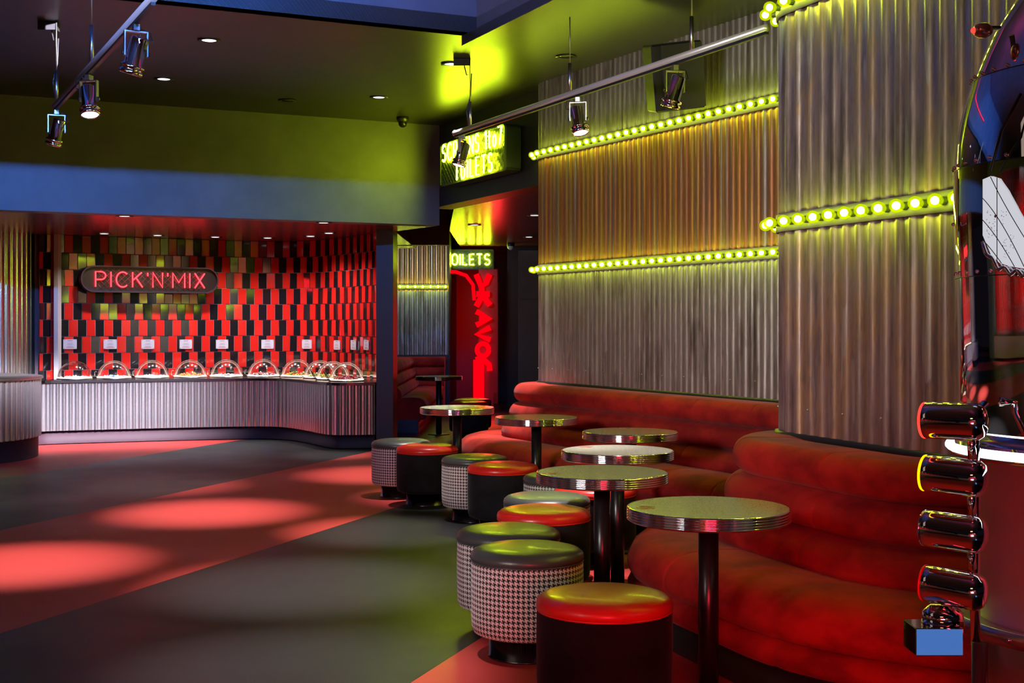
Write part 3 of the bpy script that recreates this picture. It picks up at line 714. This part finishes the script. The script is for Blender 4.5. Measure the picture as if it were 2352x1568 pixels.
ST = [('h', 921, 10.65, 'houndstooth stool farthest from the camera, behind a red topped one on the red stripe'), ('h', 1091, 9.36, 'houndstooth stool with green lit top, second farthest of its kind'),
      ('h', 1289, 8.25, 'houndstooth stool half hidden by a table, green lit top'), ('h', 1256, 7.23, 'houndstooth stool with a pale grey lit top'),
      ('h', 1168, 6.06, 'houndstooth stool directly behind the nearest houndstooth one'), ('h', 1211, 5.55, 'nearest houndstooth stool, its side lit pink'),
      ('r', 981, 10.18, 'black stool with orange red top on the red stripe edge'), ('r', 1155, 8.84, 'black stool with red top beside the second houndstooth stool'),
      ('r', 1367, 7.66, 'black stool with red top hidden under the green lit table'), ('r', 1249, 6.70, 'black stool with a yellow lit red top between houndstooth stools'),
      ('r', 1388, 4.60, 'nearest black stool with a bright red top'), ('r', 1085, 16.4, 'far red topped black stool behind the pale table'), ('r', 1077, 15.85, 'far black stool just in front of its twin, behind the pale table')]
first = {'h': 1, 'r': 1}
for kd, px, Y, lab in ST:
    src = h0 if kd == 'h' else r0; x, y = at(px, Y); rz = random.uniform(0, 6)
    if first[kd]: first[kd] = 0; src.location = (x, y, 0); src.rotation_euler = (0, 0, rz); src['label'] = lab
    else: clone(src, (x, y, 0), lab, rz=rz)
h0['group'] = 'houndstooth pouf stools'; r0['group'] = 'red topped black pouf stools'
for o in list(bpy.data.objects):
    if o.name.startswith('pouf_stool'): o['group'] = 'houndstooth pouf stools' if 'houndstooth stool' in o['label'][:30] or 'houndstooth stool' in o['label'].split(',')[0] and not o['label'].startswith('black') else 'red topped black pouf stools'

# ------------------------------------------------------------------ tracks, spotlights, ceiling things
def track(a, b, label, rods, boxes):
    a, b = Vector(a), Vector(b); r = empty('light_track', a, label, 'light track')
    mb = MB(); d = (b-a).normalized(); mb.tube([(0, 0, 0), b-a], .022, 14); rel_ = mb.build('tube', M['tube'], r)
    mb = MB(); ang = math.atan2(d.y, d.x); mid = (b-a)/2; mb.box(mid+Vector((0, 0, -.028)), ((b-a).length, .022, .016), rz=ang); mb.build('power_rail', M['dark'], r)
    mb = MB(); mb.lathe([(0, 0), (.026, 0), (.026, .02), (0, .02)], R=d.to_track_quat('Z', 'Y').to_matrix(), c=-d*.015, seg=14); mb.build('end_cap', M['satin'], r)
    L = (b-a).length
    for t in rods:
        p = d*t; top = CEIL-a.z if True else 0
        mb = MB(); mb.cyl(p, p+Vector((0, 0, top-.35)), .013, 10); mb.cyl(p+Vector((0, 0, top-.35)), p+Vector((0, 0, top)), .004, 6); mb.build('hanging_rod', M['satin'], r)
    for t in boxes:
        p = d*t; top = CEIL-a.z
        mb = MB(); mb.box(p+Vector((-.06, .03, top-.03)), (.13, .08, .055)); mb.build('junction_box', M['dark'], r)
        mb = MB(); mb.tube([p+Vector((-.04, .03, top-.05)), p+Vector((-.02, .02, top-.13)), p+Vector((.02, 0, top-.12)), p+Vector((.012, 0, top-.3)), p+Vector((-.02, 0, top-.42)), p+Vector((0, 0, top-.6))], .005, 6); mb.build('cable', M['dark'], r)
    return r, a, d
ZT = EYE+1.55
tl, ta, td = track((*at(127, 9.14), EYE+1.545), (*at(352, 6.10), EYE+1.545), 'long chrome light track hanging over the striped floor', [.06, 1.60], [.02])
# carry the left track on beyond the frame
tr, ra, rd = track((*at(1046, 10.65), EYE+1.575), (*at(1762, 6.85), EYE+1.575), 'long dark light track hanging before the corrugated walls', [.30, 2.0, 3.5], [.28])
def make_spot():
    r = empty('spotlight', (0, 0, 0), 'x', 'spotlight', 'track spotlights')
    mb = MB(); mb.box((0, 0, -.035), (.03, .05, .03)); mb.box((0, .0, -.055), (.11, .025, .006))
    for s in (-1, 1): mb.box((s*.056, 0, -.115), (.006, .026, .125))
    mb.build('yoke', M['satin'], r)
    R = Matrix.Rotation(.22, 3, 'Y') @ Matrix.Rotation(.22, 3, 'X'); c = Vector((0, 0, -.165))
    mb = MB(); mb.lathe([(0, .085), (.040, .085), (.045, .075), (.046, -.055), (.060, -.062), (.060, -.072), (.050, -.076), (.050, -.084), (.058, -.087), (.058, -.105), (.052, -.108), (.052, -.098), (0, -.098)], c=c, R=R, seg=28); mb.build('barrel', M['mirror'], r)
    mb = MB(); mb.lathe([(0, -.103), (.049, -.103), (.049, -.0995)], c=c, R=R, seg=24); mb.build('lens', M['lens'], r)
    mb = MB(); mb.tube([c+R@Vector((.0, 0, .085)), c+Vector((.03, .02, .13)), c+Vector((.075, .02, .12)), c+Vector((.085, .0, .07)), c+Vector((.04, .0, .06))], .0032, 6); mb.build('cable', M['dark'], r)
    mb = MB()
    for s in (-1, 1): mb.cyl((s*.058, 0, -.165), (s*.068, 0, -.165), .012, 12)
    mb.build('pivot_knob', M['dark'], r)
    return r
s0 = make_spot()
spots = [(ta, td, .06, .4, 'spotlight at the far end of the left hanging track'), (ta, td, 1.50, 2.9, 'spotlight on the left track beside the second rod'), (ta, td, 2.98, .5, 'largest spotlight, under the near end of the left track'),
         (ra, rd, .14, 1.2, 'spotlight hanging in front of the yellow SCREENS sign'), (ra, rd, 2.12, 2.9, 'spotlight in front of the left edge of the long corrugated wall'), (ra, rd, 3.32, .2, 'spotlight beside the loudspeaker')]
for i, (a, d, t, rz, lab) in enumerate(spots):
    p = a+d*t; loc = (p.x, p.y, p.z-.02); o = s0 if i == 0 else clone(s0, loc, lab, rz=rz); o.location = loc; o.rotation_euler = (0, 0, rz); o['label'] = lab
# recessed downlights
def make_down(lit=True):
    r = empty('downlight', (0, 0, 0), 'x', 'downlight', 'recessed ceiling downlights')
    mb = MB(); mb.lathe([(.055, .0), (.085, 0), (.088, -.006), (.055, -.004)], seg=28); mb.build('trim_ring', M['dark'], r)
    mb = MB(); mb.lathe([(0, -.001), (.054, -.001), (.054, .0)], seg=24); mb.build('lens', M['lens'] if lit else M['lens_off'], r); return r
dl = make_down(); du = make_down(False)
dd = [('round ceiling downlight nearest the left hanging track', -2.29, 9.71), ('round ceiling downlight above the grey floor stripe, left of centre', -3.05, 11.25), ('round ceiling downlight near the dome camera', -1.26, 12.16), ('round ceiling downlight beside the small junction box', -.50, 10.6)]
for i, (lab, x, y) in enumerate(dd):
    o = dl if i == 0 else clone(dl, (x, y, CEIL-.001), lab); o.location = (x, y, CEIL-.002); o['label'] = lab
x, y = at(660, 12.33); du.location = (x, y, CEIL-.002); du['label'] = 'unlit round downlight between the lit ones and the fascia'
x, y = at(1300, 10.3); clone(du, (x, y, CEIL-.002), 'unlit round ceiling downlight beside the top of the long corrugated wall')
sl = [(290, 497), (745, 512), (243, 537), (365, 541), (497, 545), (617, 547), (715, 543), (757, 536)]
sn = ['soffit downlight above the neon sign, front row', 'soffit downlight near the black pillar, front row', 'tiny soffit downlight, first from the fluted column', 'tiny soffit downlight, second from the fluted column', 'tiny soffit downlight, third from the fluted column', 'tiny soffit downlight, fourth from the fluted column', 'tiny soffit downlight, fifth from the fluted column', 'tiny soffit downlight, sixth from the fluted column']
for (px, py), lab in zip(sl, sn):
    Y = (SOF-EYE)*F/(HZ-py); x = (px-1176)*Y/F; clone(dl, (x, Y-.06, SOF-.002), lab, 'soffit downlights over the sweet counter')
for px, py, lab in ((1090, 516, 'corridor downlight closest to the sign wall'), (1228, 494, 'corridor downlight beside the corrugated wall'), (1215, 544, 'corridor downlight, middle of the row by the wall'), (1200, 577, 'farthest of the corridor ceiling downlights')):
    Y = (COR-EYE)*F/(HZ-py); x = (px-1176)*Y/F; clone(dl, (x, Y, COR-.002), lab, 'corridor soffit downlights')
# dome camera and detector
x, y = at(925, 13.35); r = empty('dome_camera', (x, y, CEIL), 'small black dome security camera at the ceiling by the green lit wall', 'camera')
mb = MB(); mb.lathe([(0, 0), (.065, 0), (.065, -.03), (.05, -.05), (.045, -.055)], seg=24); mb.build('housing', M['dark'], r)
mb = MB(); mb.sphere((0, -.01, -.065), .045, 16, 10); mb.build('eyeball', M['pole'], r)
x, y = at(1173, 20.2); r = empty('smoke_detector', (x, y, COR), 'small pale ceiling detector in the corridor', 'detector')
mb = MB(); mb.lathe([(0, 0), (.06, 0), (.06, -.05), (0, -.05)], seg=20); mb.build('base', M['dark'], r); mb = MB(); mb.sphere((0, 0, -.055), .055, 14, 8); mb.build('head', M['cam_white'], r)
# loudspeaker on the long wall
root = empty('loudspeaker', (*at(1548, 8.95), EYE+1.72), 'black tilted loudspeaker mounted high on the long corrugated wall', 'speaker', rz=math.radians(8))
Rt = Matrix.Rotation(math.radians(-8), 3, 'Y')@Matrix.Rotation(math.radians(12), 3, 'X')
mb = MB(); mb.box((0, 0, 0), (.36, .24, .46), R=Rt); o = mb.build('cabinet', M['dark'], root); o.modifiers.new('b', 'BEVEL').width = .012
mb = MB(); mb.box(Rt@Vector((.03, -.126, 0)), (.29, .012, .44), R=Rt); mb.build('grille', M['ceiling'], root)
mb = MB(); mb.box((.10, .19, 0), (.05, .25, .1)); mb.build('bracket', M['dark'], root)

# ------------------------------------------------------------------ chrome pod with signal lamps at the edge
AX = Vector((1.641, 3.5))
root = empty('chrome_pod', (AX.x, AX.y, 0), 'tall polished metal rocket shaped pod at the edge of the frame', 'pod')
def lat(prof, nm, m, seg=96, **k):
    mb = MB(); mb.lathe(prof, seg=seg, **k); return mb.build(nm, m, root)
lat([(.409, 1.555), (.412, 1.62), (.415, 1.72), (.414, 1.852)], 'lower_shell', M['mirror'])
lat([(.4145, 1.852), (.408, 1.92), (.398, 1.985), (.385, 2.04), (.368, 2.098)], 'middle_shell', M['mirror'])
lat([(.3685, 2.098), (.345, 2.155), (.315, 2.225), (.262, 2.31), (.20, 2.39), (.10, 2.48), (0.001, 2.52)], 'nose_shell', M['mirror'])
lat([(.36, 1.085), (.402, 1.20), (.404, 1.40), (.408, 1.556)], 'waist_shell', M['mirror'])
lat([(.30, 0), (.30, .1), (.345, .11), (.35, .55), (.352, .62)], 'lower_drum', M['satin'])
lat([(.36, 1.066), (.420, 1.066), (.428, 1.072), (.428, 1.078), (.412, 1.080), (.411, 1.106), (.408, 1.106), (.406, 1.09), (.36, 1.10)], 'ring_shelf', M['chrome'])  # raised lip added to keep the ring's light off the waist
mb = MB(); mb.tube([(.426*math.cos(a), .426*math.sin(a), 1.089) for a in [2*PI*i/96 for i in range(96)]], .0115, 10, closed=True); mb.build('light_ring', M['led'], root)
lat([(.352, .60), (.432, .60), (.432, .640), (.424, .640), (.352, .625)], 'riveted_band', M['satin'])
lat([(.352, .62), (.352, 1.08), (.36, 1.085)], 'brushed_drum', M['brushed'])
mb = MB()
for zr, rr, nn in ((1.856, .414, 44), (1.56, .41, 44), (2.10, .368, 40), (.62, .432, 26), (1.70, .415, 9)):
    for i in range(nn):
        a = 2*PI*i/nn+.05; mb.sphere((rr*math.cos(a), rr*math.sin(a), zr+(.0 if zr < 1 else .008)), .0055 if zr > 1 else .006, 6, 4)
tag(mb.build('rivet', M['chrome'], root), kind='stuff')
mb = MB()
for z, rr in ((1.8525, .4148), (1.5555, .4098), (2.098, .3692)): mb.lathe([(rr, z-.0012), (rr+.0006, z), (rr, z+.0012)], seg=96)
mb.build('seam', M['dark'], root)
def on_pod(px, py, R, e=0.003):      # local point of the shell seen in that direction
    dx = (px-1176)/F; a = dx*dx+1; b = -2*(dx*AX.x+AX.y); c_ = AX.x**2+AX.y**2-(R+e)**2
    Y = (-b-math.sqrt(max(0, b*b-4*a*c_)))/(2*a); return Vector((dx*Y-AX.x, Y-AX.y, EYE+(HZ-py)*Y/F))
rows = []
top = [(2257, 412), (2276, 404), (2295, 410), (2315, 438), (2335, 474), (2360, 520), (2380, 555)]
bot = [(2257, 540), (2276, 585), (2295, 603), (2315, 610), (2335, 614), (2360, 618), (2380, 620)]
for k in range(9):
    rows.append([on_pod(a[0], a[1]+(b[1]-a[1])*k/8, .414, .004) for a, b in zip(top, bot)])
mb = MB(); mb.grid(rows, flip=False); mb.build('lit_panel', M['menu'], root)  # glowing patch that paints a mirrored menu board onto the shell
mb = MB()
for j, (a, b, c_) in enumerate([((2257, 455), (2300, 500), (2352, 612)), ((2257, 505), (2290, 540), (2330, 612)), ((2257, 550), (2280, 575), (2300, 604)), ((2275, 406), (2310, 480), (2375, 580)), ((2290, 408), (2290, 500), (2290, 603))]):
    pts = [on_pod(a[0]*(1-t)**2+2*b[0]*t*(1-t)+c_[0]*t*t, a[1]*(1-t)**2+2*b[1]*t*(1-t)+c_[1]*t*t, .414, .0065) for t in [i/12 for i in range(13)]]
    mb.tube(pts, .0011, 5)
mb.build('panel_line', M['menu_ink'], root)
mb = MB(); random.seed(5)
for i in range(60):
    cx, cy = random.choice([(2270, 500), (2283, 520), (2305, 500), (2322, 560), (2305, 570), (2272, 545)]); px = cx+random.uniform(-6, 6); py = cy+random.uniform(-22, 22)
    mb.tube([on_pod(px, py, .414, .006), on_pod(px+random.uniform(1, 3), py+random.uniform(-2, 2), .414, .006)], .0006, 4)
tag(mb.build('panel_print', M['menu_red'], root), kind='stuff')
mb = MB(); mb.tube([on_pod(2257+ (2380-2257)*i/30, 555+75*(1-math.exp(-i/6))+6*math.sin(i*.9), .414, .006) for i in range(31)], .006, 8); mb.build('bead_trim', M['chrome'], root)
mb = MB(); mb.tube([on_pod(2275, 392, .41, .02), on_pod(2300, 300, .40, .05), on_pod(2345, 215, .36, .06)], .004, 6); mb.build('hose', M['dark'], root)
# signal lamps
post = empty('signal_post', (1.14, 3.27, .60), 'stack of four chrome signal lamps on a post beside the chrome pod', 'signal lamps')
def pl(name, mb, m, par=post, parent=None):
    o = mb.build(name, m, parent or par); return o
P0 = Vector(post.location)
def loc(px, py, Y=3.2): v = at(px, Y, py); return v-P0
for i, (py, rimm, tilt) in enumerate(((967, 'red_led', -1), (1093, 'amber_led', 3), (1221, 'chrome', 3), (1350, 'red_panel', 4))):
    c_ = loc(2190, py); ax = Vector((math.cos(math.radians(tilt)), -.80, -math.sin(math.radians(tilt)))).normalized(); R = ax.to_track_quat('Z', 'Y').to_matrix(); h = .071
    mb = MB(); mb.lathe([(.0, -h+.006), (.040, -h+.006), (.0425, -h), (.0455, -h+.003), (.046, -h+.02), (.046, h-.02), (.0445, h-.008), (.036, h+.004), (.018, h+.011), (.0001, h+.012)], c=c_, R=R, seg=48)
    hood = mb.build('lamp_hood', M['mirror'], post)
    mb = MB(); mb.tube([c_+R@Vector((.0435*math.cos(a), .0435*math.sin(a), -h-.002)) for a in [2*PI*k/40 for k in range(40)]], .0028, 6, closed=True); o = mb.build('lens_rim', M[rimm], hood)
    mb = MB(); mb.cyl(c_+Vector((.055, .03, -.04)), c_+Vector((.065, .05, -.10 if i < 3 else -.02)), .011, 10); mb.build('bracket', M['chrome'], hood)
mb = MB(); mb.tube([loc(2240, 1480, 3.32), loc(2240, 950, 3.32), loc(2262, 930, 3.36)], .013, 14); mb.build('post_tube', M['mirror'], post)
mb = MB(); mb.cyl(loc(2216, 935), loc(2216, 925), .003, 8); mb.sphere(loc(2216, 918), .008, 10, 8, sc=(.8, .8, 1.6)); mb.build('finial', M['cam_white'], post)
mb = MB(); mb.box(loc(2143, 1463, 3.22), (.118, .10, .068), rz=0); o = mb.build('mirror_box', M['mirror'], post); o.modifiers.new('b', 'BEVEL').width = .002
mb = MB(); c_ = loc(2165, 1415, 3.24); mb.lathe([(.0, .032), (.03, .030), (.05, .012), (.053, -.02), (.0, -.02)], c=c_, seg=32); mb.build('polished_cup', M['mirror'], post)
mb = MB(); mb.cyl(loc(2250, 1475, 3.30)+Vector((0, 0, -.60+.02)), loc(2250, 1475, 3.30), .02, 16); mb.build('post_foot', M['dark'], post)
# small lamp high on the pod
hl = empty('marker_lamp', (*at(2258, 3.42), EYE+(HZ-70)*3.42/F), 'small peach coloured marker lamp with red tip near the pod top', 'lamp')
mb = MB(); R = Matrix.Rotation(PI/2, 3, 'Y'); mb.lathe([(.0, -.024), (.014, -.022), (.019, -.012), (.021, .006), (.015, .018), (.008, .024), (.0, .025)], R=R, seg=20); mb.build('housing', M['peach'], hl)
mb = MB(); mb.sphere((-.025, 0, 0), .008, 10, 8); mb.build('red_lens', M['red_led'], hl)
mb = MB(); mb.box((.022, .02, .012), (.06, .02, .006)); mb.build('arm', M['dark'], hl)
# the unseen foyer behind and left, bars and lamps added for the chrome to mirror
mb = MB(); mb.box((-1.5, -4.6, 2.1), (13, .12, 4.2)); struct(mb, 'wall_back', M['wall'])
mb = MB()
for j in range(14):
    for i in range(90):
        mb.box((-6+i*.105+(j % 2)*.05, -4.5, 1.05+j*.2), (.10, .02, .196), mi=(i % 2))
struct(mb, 'wall_back_tiles', [M['tile_red'], M['tile_black']])
bar = empty('bar_counter', (-1.5, -3.2, 0), 'long corrugated bar counter behind the camera, mirrored in the chrome pod', 'counter')
o = corr(Path([(4, -3.0), (-7, -3.0)]), .15, 1.05, name='corrugated_front', m=M['corr_c'], pitch=.075, parent=bar); rel(o, bar); 
mb = MB(); mb.box((0, -.15, 1.08), (11.2, .75, .06)); mb.build('countertop', M['dark'], bar)
mb = MB(); mb.box((0, -.15, .075), (11, .55, .15)); mb.build('plinth', M['dark'], bar)
mb = MB(); mb.box((-9.0, 3, 1.75), (.12, 15, 3.5)); struct(mb, 'wall_left', M['wall'])
mb = MB()
for j in range(10):
    for i in range(120):
        mb.box((-8.92, -4+i*.105+(j % 2)*.05, 1.15+j*.2), (.02, .10, .196), mi=(i % 2))
struct(mb, 'wall_left_tiles', [M['tile_red'], M['tile_black']])
bar2 = empty('bar_counter', (-8.0, 3, 0), 'second corrugated bar counter beyond the left edge, mirrored in the chrome', 'counter')
o = corr(Path([(-7.9, -3.5), (-7.9, 8.5)]), .15, 1.02, name='corrugated_front', m=M['corr_c'], pitch=.075, parent=bar2); rel(o, bar2)
mb = MB(); mb.box((-.25, -.5, 1.05), (.8, 12, .06)); mb.build('countertop', M['dark'], bar2)
for y_ in (-1, 3, 7):  # unseen lamps added so the bars show in the chrome
    lamp('AREA', 'bar_light', (-6.8, y_, 3.2), 26, (1, .9, .95), aim=(-9.0, y_, .9), shape='RECTANGLE', size=1.6, size_y=.3, spread=math.radians(80))
for x in (-4.5, -1.5, 1.5):
    lamp('AREA', 'bar_light', (x, -1.8, 3.2), 34, (1, .9, .92), aim=(x, -4.2, .9), shape='RECTANGLE', size=1.6, size_y=.3, spread=math.radians(90))
# stronger cove magenta and an added blue floor light for the chrome to mirror
for u_, v_ in ((2.0, 5.5), (1.0, 1.5)):
    lamp('AREA', 'cove_magenta', (*uv(u_, v_), 4.3), 8, (1, .02, .22), aim=(*uv(u_+.2, v_), 5.0), shape='RECTANGLE', size=2.5, size_y=.3)
lamp('AREA', 'pod_blue', (1.95, .75, .03), 1.3, (.12, .35, 1), aim=(1.95, .75, 5), shape='RECTANGLE', size=.7, size_y=1.1)
